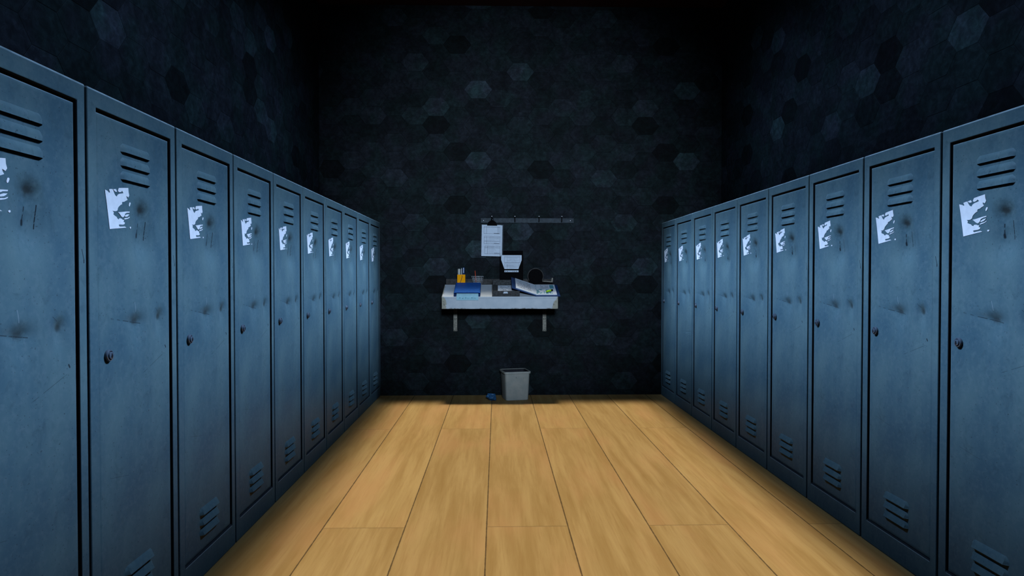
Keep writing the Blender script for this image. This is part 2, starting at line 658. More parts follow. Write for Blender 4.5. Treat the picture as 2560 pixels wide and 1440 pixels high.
def make_locker():
    root = thing('locker', '', 'locker')
    # body: shell with a framed opening
    mb = MB().mat(M_BODY)
    w = LW / 2 - .0058
    x0, x1 = locker_u(U0), locker_u(U1)
    o = [mb.v(p) for p in ((-w, 0, 0), (w, 0, 0), (w, 0, LH), (-w, 0, LH))]
    i = [mb.v(p) for p in ((x0, 0, ZD0), (x1, 0, ZD0), (x1, 0, ZD1), (x0, 0, ZD1))]
    r = [mb.v(p) for p in ((x0, .045, ZD0), (x1, .045, ZD0), (x1, .045, ZD1), (x0, .045, ZD1))]
    b = [mb.v(p) for p in ((-w, LD, 0), (w, LD, 0), (w, LD, LH), (-w, LD, LH))]
    for q in range(4):
        n = (q + 1) % 4
        mb.face([o[q], o[n], i[n], i[q]])
        mb.mat(M_GAP_SHADE)
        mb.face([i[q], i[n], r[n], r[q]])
        mb.mat(M_BODY)
        mb.face([o[n], o[q], b[q], b[n]])
    mb.mat(M_GAP_SHADE)
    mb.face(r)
    mb.mat(M_BODY)
    mb.face(b[::-1])
    mb.build('body', None, root, .0050, 3)
    # door panel with dents
    mb = MB().mat(M_DOOR)
    gx, gt, gb = .0045, .0085, .0035
    nu, nz = 64, 220
    ua, ub, za, zb = U0 + gx, U1 - gx, ZD0 + gb, ZD1 - gt
    grid = []
    for a in range(nu + 1):
        u = ua + (ub - ua) * a / nu
        col = []
        for c in range(nz + 1):
            z = za + (zb - za) * c / nz
            e = min(u - ua, ub - u, z - za, zb - z)
            roll = .0035 * max(0, 1 - e / .006) ** 2
            col.append(mb.v((locker_u(u), DOOR_Y + dent(u, z) + roll, z)))
        grid.append(col)
    for a in range(nu):
        for c in range(nz):
            mb.face([grid[a][c], grid[a + 1][c], grid[a + 1][c + 1], grid[a][c + 1]], True)
    rim = [grid[a][0] for a in range(nu)] + [grid[nu][c] for c in range(nz)] + \
          [grid[a][nz] for a in range(nu, 0, -1)] + [grid[0][c] for c in range(nz, 0, -1)]
    back = [mb.v((p.co.x, DOOR_Y + .022, p.co.z)) for p in rim]
    for q in range(len(rim)):
        n = (q + 1) % len(rim)
        mb.face([rim[q], back[q], back[n], rim[n]])
    door = mb.build('door', None, root)
    # louvers
    for k in range(3):
        m1 = MB().mat(M_DOOR)
        zt = 1.668 - k * .0445
        louver(m1, .1795, .3525, zt - .0285, zt, .0088)
        m1.build('louver', None, door)
    for k in range(3):
        m1 = MB().mat(M_DOOR)
        zt = .285 - k * .0415
        louver(m1, .1795, .3475, zt - .027, zt, .0150, True)
        m1.build('louver', None, door)
    # cylinder lock with keyhole
    c = (locker_u(.1015), DOOR_Y, .9895)
    mb = MB().mat(M_CHROME)
    mb.lathe([(.0175, .002), (.0185, -.002), (.0185, -.006), (.0165, -.009), (.0140, -.0095), (.0130, -.0075),
              (.0118, -.0075), (.0112, -.0125), (.0095, -.0135), (.001, -.0137)], 'Y', 28, c)
    mb.mat(M_DARK)
    mb.box((c[0] - .0017, DOOR_Y - .0142, c[2] - .0085), (c[0] + .0017, DOOR_Y - .012, c[2] + .0065))
    mb.lathe([(.0035, -.012), (.0035, -.0142)], 'Y', 12, (c[0], DOOR_Y, c[2] - .002))
    lock = mb.build('lock', None, door)
    lock['label'] = 'round chrome cylinder lock with keyhole'
    # torn paper sticker
    sh = [
        [(185, 240), (212, 256), (238, 272), (255, 295), (278, 300), (270, 270), (258, 240), (290, 232), (325, 236),
         (338, 268), (350, 302), (370, 345), (398, 372), (416, 336), (450, 320), (485, 316), (517, 310), (506, 288),
         (492, 266), (478, 288), (440, 292), (418, 270), (426, 240), (437, 215), (520, 214), (605, 215), (610, 290), (622, 350),
         (606, 388), (592, 378), (572, 360), (576, 392), (592, 430), (572, 441), (545, 455), (530, 466), (500, 465),
         (490, 488), (497, 505), (465, 522), (430, 556), (418, 582), (412, 618), (385, 635), (350, 632), (320, 618),
         (345, 655), (338, 690), (365, 715), (395, 735), (410, 765), (435, 785), (450, 760), (480, 765), (505, 787),
         (530, 792), (520, 825), (545, 838), (540, 865), (510, 876), (440, 872), (435, 890), (450, 911), (500, 911),
         (545, 908), (575, 930), (420, 943), (272, 955), (255, 800), (235, 630), (212, 440)],
        [(334, 238), (385, 233), (405, 285), (375, 284), (350, 262)],
        [(418, 650), (480, 648), (560, 640), (632, 640), (630, 660), (580, 662), (548, 680), (542, 710), (525, 735),
         (505, 746), (482, 730), (460, 700), (440, 670)],
        [(556, 705), (590, 690), (628, 690), (610, 712), (590, 728), (552, 736), (544, 722)],
        [(530, 770), (560, 756), (600, 755), (635, 735), (630, 752), (600, 770), (546, 782)],
        [(625, 480), (640, 475), (648, 492), (635, 540), (622, 548), (615, 525)],
        [(655 + 14 * math.cos(q), 930 + 18 * math.sin(q)) for q in [k * PI / 4 for k in range(8)]],
    ]
    mb = MB().mat(M_STICK)
    for poly in sh:
        pts = []
        for x, y in poly:
            w3 = at_x(240 + x / 7.2, 440 + y / 7.2, X_LEFT)
            u = w3.y - Y_LEFT
            pts.append(Vector((locker_u(u), DOOR_Y + dent(u, w3.z) - .0013, w3.z)))
        mb.prism(pts, (0, .0010, 0))
    st = mb.build('paper_remnant', None, door, sharp=False)
    st['label'] = 'torn white paper sticker remnant'
    return root


def kids(o, table):
    return table.get(o.name, [])


def copy_locker(src):
    table = {}
    for o in COL.objects:
        if o.parent:
            table.setdefault(o.parent.name, []).append(o)

    def cp(o, parent):
        c = o.copy()
        COL.objects.link(c)
        c.parent = parent
        for ch in kids(o, table):
            cp(ch, c)
        return c
    return cp(src, None)


ORD = ['nearest', 'second', 'third', 'fourth', 'fifth', 'sixth', 'seventh', 'eighth', 'ninth', 'farthest']
proto = make_locker()
first = True
for k in range(-1, 9):
    o = proto if first else copy_locker(proto)
    first = False
    o.location = (X_LEFT, Y_LEFT + (k + .5) * LW, 0)
    o.rotation_euler = (0, 0, PI / 2)
    n = k + 1
    if n == 0:
        o['label'] = 'blue-grey dented metal locker of the left row, cut off by the left photo edge'
    elif n == 9:
        o['label'] = 'blue-grey dented metal locker at the far end of the left row, against the back wall'
    else:
        o['label'] = 'blue-grey dented metal locker in the left row, %s from the left photo edge' % ORD[n]
    o['group'] = 'lockers along the left wall'
for k in range(0, 9):
    o = copy_locker(proto)
    o.location = (X_RIGHT, Y_RIGHT - (k + .5) * LW, 0)
    o.rotation_euler = (0, 0, -PI / 2)
    n = 8 - k
    if n == 0:
        o['label'] = 'blue-grey dented metal locker of the right row, cut off by the right photo edge'
    elif n == 8:
        o['label'] = 'blue-grey dented metal locker at the far end of the right row, against the back wall'
    else:
        o['label'] = 'blue-grey dented metal locker in the right row, %s from the right photo edge' % ORD[n]
    o['group'] = 'lockers along the right wall'

# ------------------------------------------------------------------ wall desk
DX0, DX1, DYF, DYL, DZB, DZF, DZL = -.531, .594, 6.205, 6.585, .927, 1.046, 1.158
SLOPE = math.atan2(DZL - DZF, DYL - DYF)
WALL = Y_BACK - .008
dcx = (DX0 + DX1) / 2
desk = thing('wall_desk', 'white sloped writing desk with worn paint mounted on the tiled back wall', 'desk', (dcx, DYF, DZB))
hw = (DX1 - DX0) / 2
dd, ld = WALL - DYF, DYL - DYF
hF, hL = DZF - DZB, DZL - DZB
mb = MB().mat(M_DESK)
mb.prism([(-hw, 0, 0), (-hw, 0, hF - .018), (-hw, ld, hL - .018), (-hw, dd, hL - .018), (-hw, dd, 0)], (2 * hw, 0, 0))
mb.build('body', None, desk, .003)
mb = MB().mat(M_DESK)
mb.prism([(-hw, 0, hF - .0175), (-hw, 0, hF), (-hw, ld, hL), (-hw, ld, hL - .0175)], (2 * hw, 0, 0))
mb.build('desktop', None, desk, .002)
mb = MB().mat(M_RAIL)
mb.box((-hw + .006, ld + .004, hL - .0175), (hw - .006, dd, hL + .004))
mb.build('pen_ledge', None, desk, .002)
zr = at_y(1250, 697.5, WALL - .02).z - DZB
mb = MB().mat(M_RAIL)
mb.box((-hw + .006, dd - .018, hL + .0045), (hw - .006, dd, zr))
mb.build('back_rail', None, desk, .002)['label'] = 'dark grey back rail'
for px in (1138.5, 1361):
    c = at_y(px, 800, WALL)
    x = c.x - dcx
    zb = at_y(px, 828, WALL).z - DZB
    mb = MB().mat(M_STRAP)
    mb.box((x - .0195, dd - .008, zb), (x + .0195, dd, 0))
    mb.box((x - .0195, .16, -.008), (x + .0195, dd, -.0005))
    br = mb.build('bracket', None, desk, .0015)
    br['label'] = 'pale metal wall bracket'
    for py in (797, 826):
        zz = at_y(px, py, WALL).z - DZB
        for sx in (-.0095, .0095):
            mb = MB().mat(M_DARK)
            mb.lathe([(.004, .0), (.004, -.0022), (.002, -.003)], 'Y', 10, (x + sx, dd - .008, zz))
            mb.build('screw', None, br)


def on_slope(x, s, n=0.0):
    return Vector((x, DYF + s * math.cos(SLOPE) - n * math.sin(SLOPE), DZF + s * math.sin(SLOPE) + n * math.cos(SLOPE)))


SR = (SLOPE, 0, 0)
px_x = lambda x, y=741, Y=DYF: at_y(x, y, Y).x


def printed(mb, x0, y0, x1, y1, z, kind, ink, seed=1):
    """Printed marks on a sheet lying in local xy at height z."""
    r = random.Random(seed)
    mb.mat(ink)
    W, H = x1 - x0, y1 - y0

    def bar(a, b, c, d):
        mb.box((x0 + a * W, y0 + b * H, z), (x0 + c * W, y0 + d * H, z + .0003))
    if kind == 'text':
        y = .92
        while y > .06:
            x = .08
            while x < .9:
                w = r.uniform(.04, .16)
                if r.random() < .8:
                    bar(x, y - .022, min(.93, x + w), y)
                x += w + .03
            y -= .062
    elif kind == 'scrawl':
        x = .06
        while x < .93:
            h = r.uniform(.25, .75)
            y = r.uniform(.15, .3)
            bar(x, y, x + .018, y + h)
            if r.random() < .7:
                yy = y + r.uniform(0, h)
                bar(x, yy, x + .055, yy + .07)
            x += r.uniform(.055, .09)


# grey letter tray
tx0, tx1 = px_x(1230.6), px_x(1299.4)
tray = thing('letter_tray', 'open grey letter tray with white label handle lying on the desk slope', 'tray',
             on_slope((tx0 + tx1) / 2, .003, .0006), SR)
tw, td, th = (tx1 - tx0) / 2, .375, .056
mb = MB().mat(M_GREYM)
mb.box((-tw, .0055, 0), (tw, td, .004))
mb.build('base', None, tray)['label'] = 'dark grey tray base'
mb = MB().mat(M_GREYM)
mb.box((-tw, 0, 0), (tw, .005, th))
mb.build('front_panel', None, tray, .001)
mb = MB().mat(M_GREYM)
mb.box((-tw, td - .005, .0042), (tw, td, th))
mb.build('back_panel', None, tray, .001)
for s in (-1, 1):
    mb = MB().mat(M_GREYM)
    mb.box((s * tw - (.004 if s > 0 else 0), .0055, .0042), (s * tw + (0 if s > 0 else .004), td - .0055, th))
    mb.build('side_panel', None, tray, .001)
hx = px_x(1264) - (tx0 + tx1) / 2
mb = MB().mat(M_PAPER)
mb.prism([(hx - .024, -.0005, .032), (hx + .024, -.0005, .032), (hx + .017, -.0005, .049), (hx - .017, -.0005, .049)], (0, -.006, 0))
mb.build('handle', None, tray, .001)['label'] = 'white label handle'
pp = thing('paper_stack', 'short stack of printed white sheets lying inside the grey letter tray', 'paper',
           on_slope(px_x(1265), .02, .0052), SR)
mb = MB().mat(M_PAPER)
mb.box((-.078, .012, 0), (.108, .262, .022))
mb.build('sheets', None, pp)
mb = MB()
printed(mb, -.07, .03, .10, .25, .0223, 'text', M_INK, 5)
mb.build('print', None, pp, sharp=False)['label'] = 'grey printed text'

# blue folder lying on the left of the desk
fx0, fx1 = px_x(1134), px_x(1200.7)
fold = thing('file_folder', 'closed thick blue file folder lying on the left of the desk slope', 'folder',
             on_slope((fx0 + fx1) / 2, .002, .0006), SR)
fw, fd, fh = (fx1 - fx0) / 2, .325, .042
mb = MB().mat(M_BLUE)
ring = []
for x, n in ((-fw, .030), (-fw + .004, .038), (-fw + .014, fh), (fw - .014, fh), (fw - .004, .038), (fw, .030)):
    ring.append((x, 0, n))
ring += [(x, y, n - .005) for x, y, n in ring[::-1]]
mb.prism(ring, (0, fd, 0))
mb.build('top_cover', None, fold, .001)
for s in (-1, 1):
    mb = MB().mat(M_NAVY)
    xa, xb = (-fw + .0005, -fw + .022) if s < 0 else (fw - .018, fw - .0005)
    mb.box((xa, .0012, .0), (xb, fd - .001, .0248))
    mb.build('side_flap', None, fold, .001)['label'] = 'dark navy side flap'
mb = MB().mat(M_NAVY)
mb.box((-fw + .0225, .03, 0), (fw - .0185, fd - .001, .024))
mb.build('inner_block', None, fold)['label'] = 'dark navy inside of the folder'
# pale blue note hanging out of the folder, over the desk edge
nx0, nx1 = px_x(1141.3), px_x(1196)
note = thing('note_sheet', 'pale blue handwritten note sticking out under the blue folder over the desk edge', 'paper',
             ((nx0 + nx1) / 2, DYF, DZF))
nw = (nx1 - nx0) / 2
cs, sn = math.cos(SLOPE), math.sin(SLOPE)
zb = at_y(1168, 750.5, DYF - .006).z - DZF
prof = [(.024 * cs - .024 * sn, .024 * sn + .024 * cs), (.012 * cs - .018 * sn, .012 * sn + .018 * cs), (-.004, .006), (-.0055, -.002), (-.006, zb)]
prof2 = [(y - .0009, z + .0007) for y, z in prof]
mb = MB().mat(M_NOTE)
mb.prism([(-nw, y, z) for y, z in prof] + [(-nw, y, z) for y, z in prof2[::-1]], (2 * nw, 0, 0))
mb.build('sheet', None, note, sharp=False)
mb = MB().mat(M_MAP)
r = random.Random(4)
for k in range(13):
    x = -nw + .018 + k * (2 * nw - .03) / 13 + r.uniform(-.003, .003)
    h = r.uniform(.010, .018)
    z0 = zb + .010 + r.uniform(0, .004)
    mb.prism([(x, -.0073, z0), (x + .003, -.0073, z0), (x + .003 + r.uniform(-.006, .006), -.0073, min(z0 + h, -.002)),
              (x, -.0073, min(z0 + h, -.002))], (0, .0003, 0))
    if k % 2:
        mb.box((x, -.0073, z0 + h * .4), (x + .008, -.007, z0 + h * .4 + .003))
mb.build('handwriting', None, note, sharp=False)['label'] = 'dark teal handwriting strokes'

# open ring binder, left half propped on the tray
bx = px_x(1339)
bind = thing('open_binder', 'open navy binder with printed white pages lying on the right end of the desk', 'binder',
             on_slope(bx, .001, .0006), SR)
bw, bd = px_x(1401) - bx, .365
mb = MB().mat(M_NAVY)
mb.box((.004, 0, 0), (bw, bd, .005))
mb.build('right_cover', None, bind, .001)
TL = -math.radians(19.2)
xl = Matrix.Translation((.0, 0, .004)) @ Matrix.Rotation(-TL, 4, 'Y')
mb = MB().mat(M_NAVY)
mb.xf = xl
mb.box((-bw - .004, 0, .0), (-.006, bd, .005))
mb.build('left_cover', None, bind, .001)
mb = MB().mat(M_NAVY)
mb.tube([(0, .002, .0052), (0, bd - .002, .0052)], .005, 10)
mb.build('spine', None, bind)
# right page block
mb = MB().mat(M_PAPER)
mb.box((.002, .030, .0052), (bw - .030, bd - .014, .013))
printed(mb, .055, .20, .15, .34, .0130, 'text', M_INK, 3)
mb.mat(M_MAP)
r = random.Random(9)
for k in range(34):
    x = .012 + r.random() * (bw - .075)
    y = .045 + r.random() * .14
    w = r.uniform(.006, .03)
    mb.box((x, y, .013), (x + w, y + r.uniform(.006, .03), .0133))
mb.box((bw - .085, .215, .013), (bw - .045, .335, .0133))
for k in range(12):
    y = .05 + k * .024
    mb.box((.006 + r.uniform(0, .012), y, .013), (.016 + r.uniform(0, .014), y + .013, .0133))
mb.build('right_page', None, bind, sharp=False)['label'] = 'white page with teal printed pictures'
mb = MB().mat(M_PAPER)
mb.xf = xl
mb.box((-bw + .036, .030, .0052), (.006, bd - .014, .012))
printed(mb, -bw + .04, .045, -.03, bd - .03, .0120, 'text', M_INK, 8)
mb.build('left_page', None, bind, sharp=False)['label'] = 'white page with lines of printed text'

# lime highlighter on the right page
c0 = on_slope(px_x(1374.5, 728), .105, .0142 + .0105)
hl = thing('highlighter', 'lime green highlighter with dark cap lying on the open binder page', 'marker', c0,
           (SLOPE, 0, 0))
hl.rotation_euler = (Matrix.Rotation(SLOPE, 4, 'X') @ Matrix.Rotation(math.radians(38), 4, 'Z')).to_euler()
mb = MB().mat(M_LIME)
mb.lathe([(.002, -.034), (.008, -.033), (.0100, -.02), (.0100, .02), (.008, .024), (.0079, .0245)], 'X', 16)
mb.build('barrel', None, hl)
mb = MB().mat(M_BLACK)
mb.lathe([(.0085, .025), (.0095, .026), (.0092, .046), (.006, .049), (.001, .0495)], 'X', 16)
mb.build('cap', None, hl)['label'] = 'dark cap'

# ------------------------------------------------------------------ things on the pen ledge
LZ = DZB + hL + .0046
LYM = DYL + .045
# orange pen box
ox = at_y(1153.5, 704, LYM).x
cup = thing('pen_holder', 'small orange pen box with grey squiggle standing at the left of the desk ledge', 'pen holder',
            (ox, LYM, LZ))
ow, oh = .0405, at_y(1153, 686.5, LYM).z - LZ
mb = MB().mat(M_ORANGE)
t = .003
for lo, hi in (((-ow, -.024, 0), (ow, .024, t)), ((-ow, -.024, t), (ow, -.024 + t, oh)), ((-ow, .024 - t, t), (ow, .024, oh)),
               ((-ow, -.024 + t, t), (-ow + t, .024 - t, oh)), ((ow - t, -.024 + t, t), (ow, .024 - t, oh))):
    mb.box(lo, hi)
mb.build('box', None, cup)
mb = MB().mat(M_GREYM)
q = [(.006, .072), (.011, .062), (.004, .050), (.001, .040), (-.004, .026), (-.011, .014), (-.008, .008)]
mb.tube([(x, -.0245, z * oh / .08) for x, z in q], .0025, 8)
mb.build('squiggle', None, cup)['label'] = 'grey squiggle mark'


def ledge_pen(name, label, px, top_py, r, m, cap_m=None, lean=0.0, y=0.0, clip=False):
    x = at_y(px, top_py, LYM).x
    h = at_y(px, top_py, LYM).z - (LZ + t + .001)
    p = thing(name, label, 'pen', (x, LYM + y, LZ + t + .001))
    mb = MB().mat(m)
    mb.lathe([(r * .5, 0), (r, .01), (r, h * .62)], 'Z', 14)
    mb.build('barrel', None, p)
    mb = MB().mat(cap_m or m)
    mb.lathe([(r * 1.03, h * .622), (r * 1.06, h * .64), (r * 1.0, h * .97), (r * .7, h)], 'Z', 14)
    cp = mb.build('cap', None, p)
    if clip:
        mb = MB().mat(M_WIRE)
        mb.box((-.0016, -r * 1.06 - .003, h * .66), (.0016, -r * 1.06 - .0006, h * .97))
        mb.build('clip', None, cp)
    return p


ledge_pen('marker', 'fat pale grey marker standing in the orange pen box', 1148, 672, .0155, M_PALE)
ledge_pen('ballpoint_pen', 'thin pale pen standing in the middle of the orange pen box', 1154.4, 670.5, .0042, M_WIRE, M_WIRE, y=-.012)
ledge_pen('felt_pen', 'dark navy pen standing at the right in the orange pen box', 1159.2, 668.5, .0105, M_NAVY, M_NAVY, clip=True)

# wire basket with red pencil
wx = at_y(1194, 700, LYM).x
bas = thing('wire_basket', 'small silver wire mesh basket standing beside the orange pen box', 'basket', (wx, LYM, LZ))
bh = at_y(1194, 690.5, LYM).z - LZ
mb = MB().mat(M_WIRE)
bw2, bb2 = .058, .044


def wall_pt(f, s, face):
    w = bb2 + (bw2 - bb2) * f
    d = .022 + .008 * f
    z = .002 + f * (bh - .004)
    return {0: (s * w, -d, z), 1: (s * w, d, z), 2: (-w, s * d, z), 3: (w, s * d, z)}[face]


for face in range(4):
    n = 7 if face < 2 else 3
    for k in range(n + 1):
        s = -1 + 2 * k / n
        mb.tube([wall_pt(0, s, face), wall_pt(1, s, face)], .0018, 6)
    for k in range(5):
        f = k / 4
        mb.tube([wall_pt(f, -1, face), wall_pt(f, 1, face)], .0024 if k == 4 else .0017, 6)
mb.build('mesh_sides', None, bas, sharp=False)
mb = MB().mat(M_GREYM)
mb.box((-bb2, -.022, 0), (bb2, .022, .002))
mb.build('base', None, bas)
pc = thing('red_pencil', 'red pencil leaning upright in the silver wire basket', 'pencil', (at_y(1190, 704, LYM).x, LYM + .004, LZ + .0035))
top = at_y(1187.3, 674.5, LYM) - pc.location
top = Vector((top.x, .008, top.z))
mb = MB().mat(M_RED)
mb.tube([(0, 0, 0), top * .93], .0042, 6)
mb.build('shaft', None, pc)
mb = MB().mat(M_GREYM)
mb.tube([top * .931, top], [.004, .0012], 6)
mb.build('tip', None, pc)

# black magazine file
a, b = at_y(1249.7, 640, WALL - .085), at_y(1308, 640, WALL - .085)
fz = at_y(1280, 627, WALL - .01).z
mf = thing('magazine_file', 'black magazine file with cut-away front holding printed sheets on the desk ledge', 'file holder',
           ((a.x + b.x) / 2, WALL - .0025, LZ))
mw, mh = (b.x - a.x) / 2, fz - LZ
YF2 = -.0765                                # ledge items stand between the rail and the slope
YB2 = -.020
zpx = lambda py: at_y(1280, py, WALL - .077).z - LZ
xpx = lambda px: at_y(px, 650, WALL - .077).x - (a.x + b.x) / 2
mb = MB().mat(M_BLACK)
mb.box((-mw, YB2, 0), (mw, YB2 + .0035, mh))
mb.build('back_panel', None, mf, .001)
for s in (-1, 1):
    mb = MB().mat(M_BLACK)
    x = s * (mw - .0015)
    mb.prism([(x - .0015, YF2 + .0036, 0), (x - .0015, YF2 + .0036, zpx(651)), (x - .0015, YB2 - .0002, mh - .004), (x - .0015, YB2 - .0002, 0)], (.003, 0, 0))
    mb.build('side_panel', None, mf)
mb = MB().mat(M_BLACK)
xl1, xl2, xr2, xr1 = xpx(1253.3), xpx(1261), xpx(1296), xpx(1304)
mb.prism([(-mw, YF2, 0), (mw, YF2, 0), (mw, YF2, zpx(651)), (xr1, YF2, zpx(651)), (xr2, YF2, zpx(672.5)),
          (xl2, YF2, zpx(672.5)), (xl1, YF2, zpx(651)), (-mw, YF2, zpx(651))], (0, .0034, 0))
fp = mb.build('front_panel', None, mf)
mb = MB().mat(M_PAPER)
mb.box((xpx(1261), YF2 - .0008, zpx(680.3)), (xpx(1296.3), YF2 - .0001, zpx(676)))
mb.mat(M_INK)
r = random.Random(2)
for k in range(7):
    x = xpx(1263 + k * 4.6)
    mb.box((x, YF2 - .0011, zpx(679.5)), (x + r.uniform(.004, .010), YF2 - .0007, zpx(677.2)))
mb.build('label_strip', None, fp, sharp=False)['label'] = 'white label strip'
fs = thing('filed_sheets', 'printed white sheets standing inside the black magazine file', 'paper', ((a.x + b.x) / 2, WALL - .0025, LZ))
mb = MB().mat(M_PAPER)
mb.box((xpx(1253), -.058, .001), (xpx(1304.3), -.046, zpx(637.8)))
mb.mat(M_INK)


def table_lines(mb, x0, x1, z0, z1, y, rows, cols, th=.0018, dy=.0004):
    for f in rows:
        z = z1 + (z0 - z1) * f
        mb.box((x0, y - dy, z - th / 2), (x1, y, z + th / 2))
    for f in cols:
        x = x0 + (x1 - x0) * f
        mb.box((x - th / 2, y - dy, z0), (x + th / 2, y, z1))


def fine_lines(mb, x0, x1, z0, z1, y, n, seed):
    r = random.Random(seed)
    for k in range(n):
        z = z1 + (z0 - z1) * (k + .5) / n
        xa = x0 + (x1 - x0) * r.uniform(.0, .35)
        xb = x0 + (x1 - x0) * r.uniform(.6, 1)
        mb.box((xa, y - .0004, z - .0006), (xb, y, z + .0006))


table_lines(mb, xpx(1261), xpx(1300), zpx(657), zpx(641), -.058, (0, .12, .95, 1), (0, .18, 1))
fine_lines(mb, xpx(1267), xpx(1299), zpx(656), zpx(643), -.058, 6, 3)
table_lines(mb, xpx(1261), xpx(1298), zpx(673), zpx(660), -.058, (0, .3, .55), (0, .2, 1))
fine_lines(mb, xpx(1262), xpx(1296), zpx(672), zpx(662), -.058, 5, 4)
mb.build('sheets', None, fs, sharp=False)

# tape dispenser
tcx = at_y(1338.5, 690, LYM).x
tp = thing('tape_dispenser', 'black round tape dispenser with grey cutter at the right end of the desk ledge', 'tape dispenser',
           (tcx, LYM, LZ))
zc = at_y(1339, 690.5, LYM).z - LZ
rr = zc - .010
e1, e2 = at_y(1355, 700, LYM).x - tcx, at_y(1382, 700, LYM).x - tcx
zt = at_y(1380, 697, LYM).z - LZ
mb = MB().mat(M_BLACK)
pts = [(-rr * .95, -.022, 0), (e2, -.022, 0), (e2, -.022, .018), (e1, -.022, .026)]
pts += [(rr * .98 * math.cos(q), -.022, zc + rr * .98 * math.sin(q)) for q in [math.radians(d) for d in range(-20, 201, 20)]]
mb.prism(pts, (0, .044, 0))
mb.build('body', None, tp, .003)
mb = MB().mat(M_BLACK)
mb.lathe([(rr * .70, -.030), (rr * 1.02, -.028), (rr * 1.06, -.0225), (rr * .9, -.0222)], 'Y', 40, (0, 0, zc))
mb.build('roll_cover', None, tp)
mb = MB().mat(M_RAIL)
mb.lathe([(rr * 1.0, -.0215), (rr * 1.16, -.020), (rr * 1.16, .020), (rr * 1.0, .0215)], 'Y', 40, (0, 0, zc))
mb.build('tape_roll', None, tp)['label'] = 'dark grey rim of the tape roll'
mb = MB().mat(M_STRAP)
mb.prism([(e1, -.020, .027), (e2 - .004, -.020, .0185), (e2 + .001, -.020, zt + .008), (e2 - .012, -.020, zt + .010), (e2 - .018, -.020, .027), (e1 + .01, -.020, .034)],
         (0, .040, 0))
mb.build('cutter', None, tp, .001)['label'] = 'pale metal cutter'

# ------------------------------------------------------------------ coat rack and clipboard
r0, r1 = at_y(1202, 551.5, WALL), at_y(1434, 551.5, WALL)
zt, zb = at_y(1300, 545.7, WALL).z, at_y(1300, 557.6, WALL).z
rack = thing('coat_rack', 'long dark metal coat rack with four pegs screwed to the back wall', 'coat rack', (r0.x, WALL, zb))
mb = MB().mat(M_RACK)
mb.box((0, -.014, 0), (r1.x - r0.x, 0, zt - zb))
mb.build('rail', None, rack, .002)
for px in (1209, 1425.5):
    mb = MB().mat(M_WIRE)
    x = at_y(px, 551, WALL).x - r0.x
    mb.lathe([(.0045, -.0142), (.0045, -.0165), (.002, -.018)], 'Y', 12, (x, 0, (zt - zb) * .5))
    mb.build('screw', None, rack)
zpeg = at_y(1300, 541.3, WALL - .05).z - zb
for px in (1229.7, 1287, 1346.8, 1403.4):
    x = at_y(px, 541, WALL).x - r0.x
    hk = MB().mat(M_BLACK)
    hk.tube([(x, -.0145, .014), (x, -.030, .010), (x, -.045, .016), (x, -.052, .03), (x, -.053, zpeg - .004)], .0042, 10)
    peg = hk.build('peg', None, rack)
    kb = MB().mat(M_WIRE)
    kb.lathe([(.001, zpeg - .0052), (.0055, zpeg - .003), (.0068, zpeg + .001), (.0055, zpeg + .005), (.001, zpeg + .007)], 'Z', 14, (x, -.053, 0))
    kb.build('knob', None, peg)['label'] = 'bright ball tip'

YC = WALL - .030
o0 = at_y(1229.5, 560, YC)
clip = thing('clipboard', 'clipboard with a white form of three tables hanging from the leftmost coat peg', 'clipboard',
             (o0.x, YC, o0.z), (0, math.radians(1.2), 0))
rotm = Matrix.Rotation(-math.radians(1.2), 4, 'Y')


def cl(px, py):
    p = rotm @ (at_y(px, py, YC) - o0)
    return p.x, p.z


x0, z0 = cl(1203.3, 640)
x1, z1 = cl(1253.3, 563)
mb = MB().mat(M_RACK)
xb0, xb1 = x0 - .008, cl(1258, 600)[0]
mb.box((xb0, .0012, z0 + .004), (xb1, .005, z1 + .006))
mb.build('board', None, clip, .001)
mb = MB().mat(M_PAPER)
mb.box((x0, -.0012, z0), (x1, .0010, z1))
mb.box((x1 + .001, .0002, z0 + .012), (x1 + .012, .0010, z1 - .002))
mb.mat(M_INK)
for (px0, py0, px1, py1, rows, cols, nl) in (
        (1210.2, 566.2, 1249.6, 585.2, (0, .10, .96), (0, .17, .86, .93, 1), 0),
        (1210.4, 590.7, 1249.6, 610.4, (0, .16, .62, 1), (0, .16, 1), 7),
        (1211.8, 614.5, 1249.6, 635.2, (0, .12, .26, 1), (0, .18, 1), 7)):
    xa, zb2 = cl(px0, py0)
    xc, zd = cl(px1, py1)
    table_lines(mb, xa, xc, zd, zb2, -.0012, rows, cols, .0022)
    if nl:
        fine_lines(mb, xa, xc, zd, zb2, -.0012, nl, nl + int(px0))
    mb.box((xa + (xc - xa) * .62, -.0016, zd + .004), (xc - .006, -.0012, zd + .009))
mb.build('form', None, clip, sharp=False)
mb = MB().mat(M_BLACK)
c0, zt0 = cl(1217.5, 555.5)
c1, _ = cl(1243.3, 555.5)
_, zl = cl(1230, 564.2)
mb.prism([(c0, -.010, zl), (c1, -.010, zl), (c1 - .012, -.010, zt0), (c1 - .040, -.010, zt0 + .020), (c0 + .040, -.010, zt0 + .020), (c0 + .012, -.010, zt0)], (0, .0085, 0))
mb.build('clip', None, clip, .002)['label'] = 'black spring clip'
xm = (c0 + c1) / 2
mb = MB().mat(M_BLACK)
mb.tube([(xm + .012 * math.sin(q), -.006, zt0 + .030 - .012 * math.cos(q)) for q in [k * 2 * PI / 20 for k in range(21)]], .002, 8, False)
mb.build('hanging_ring', None, clip)

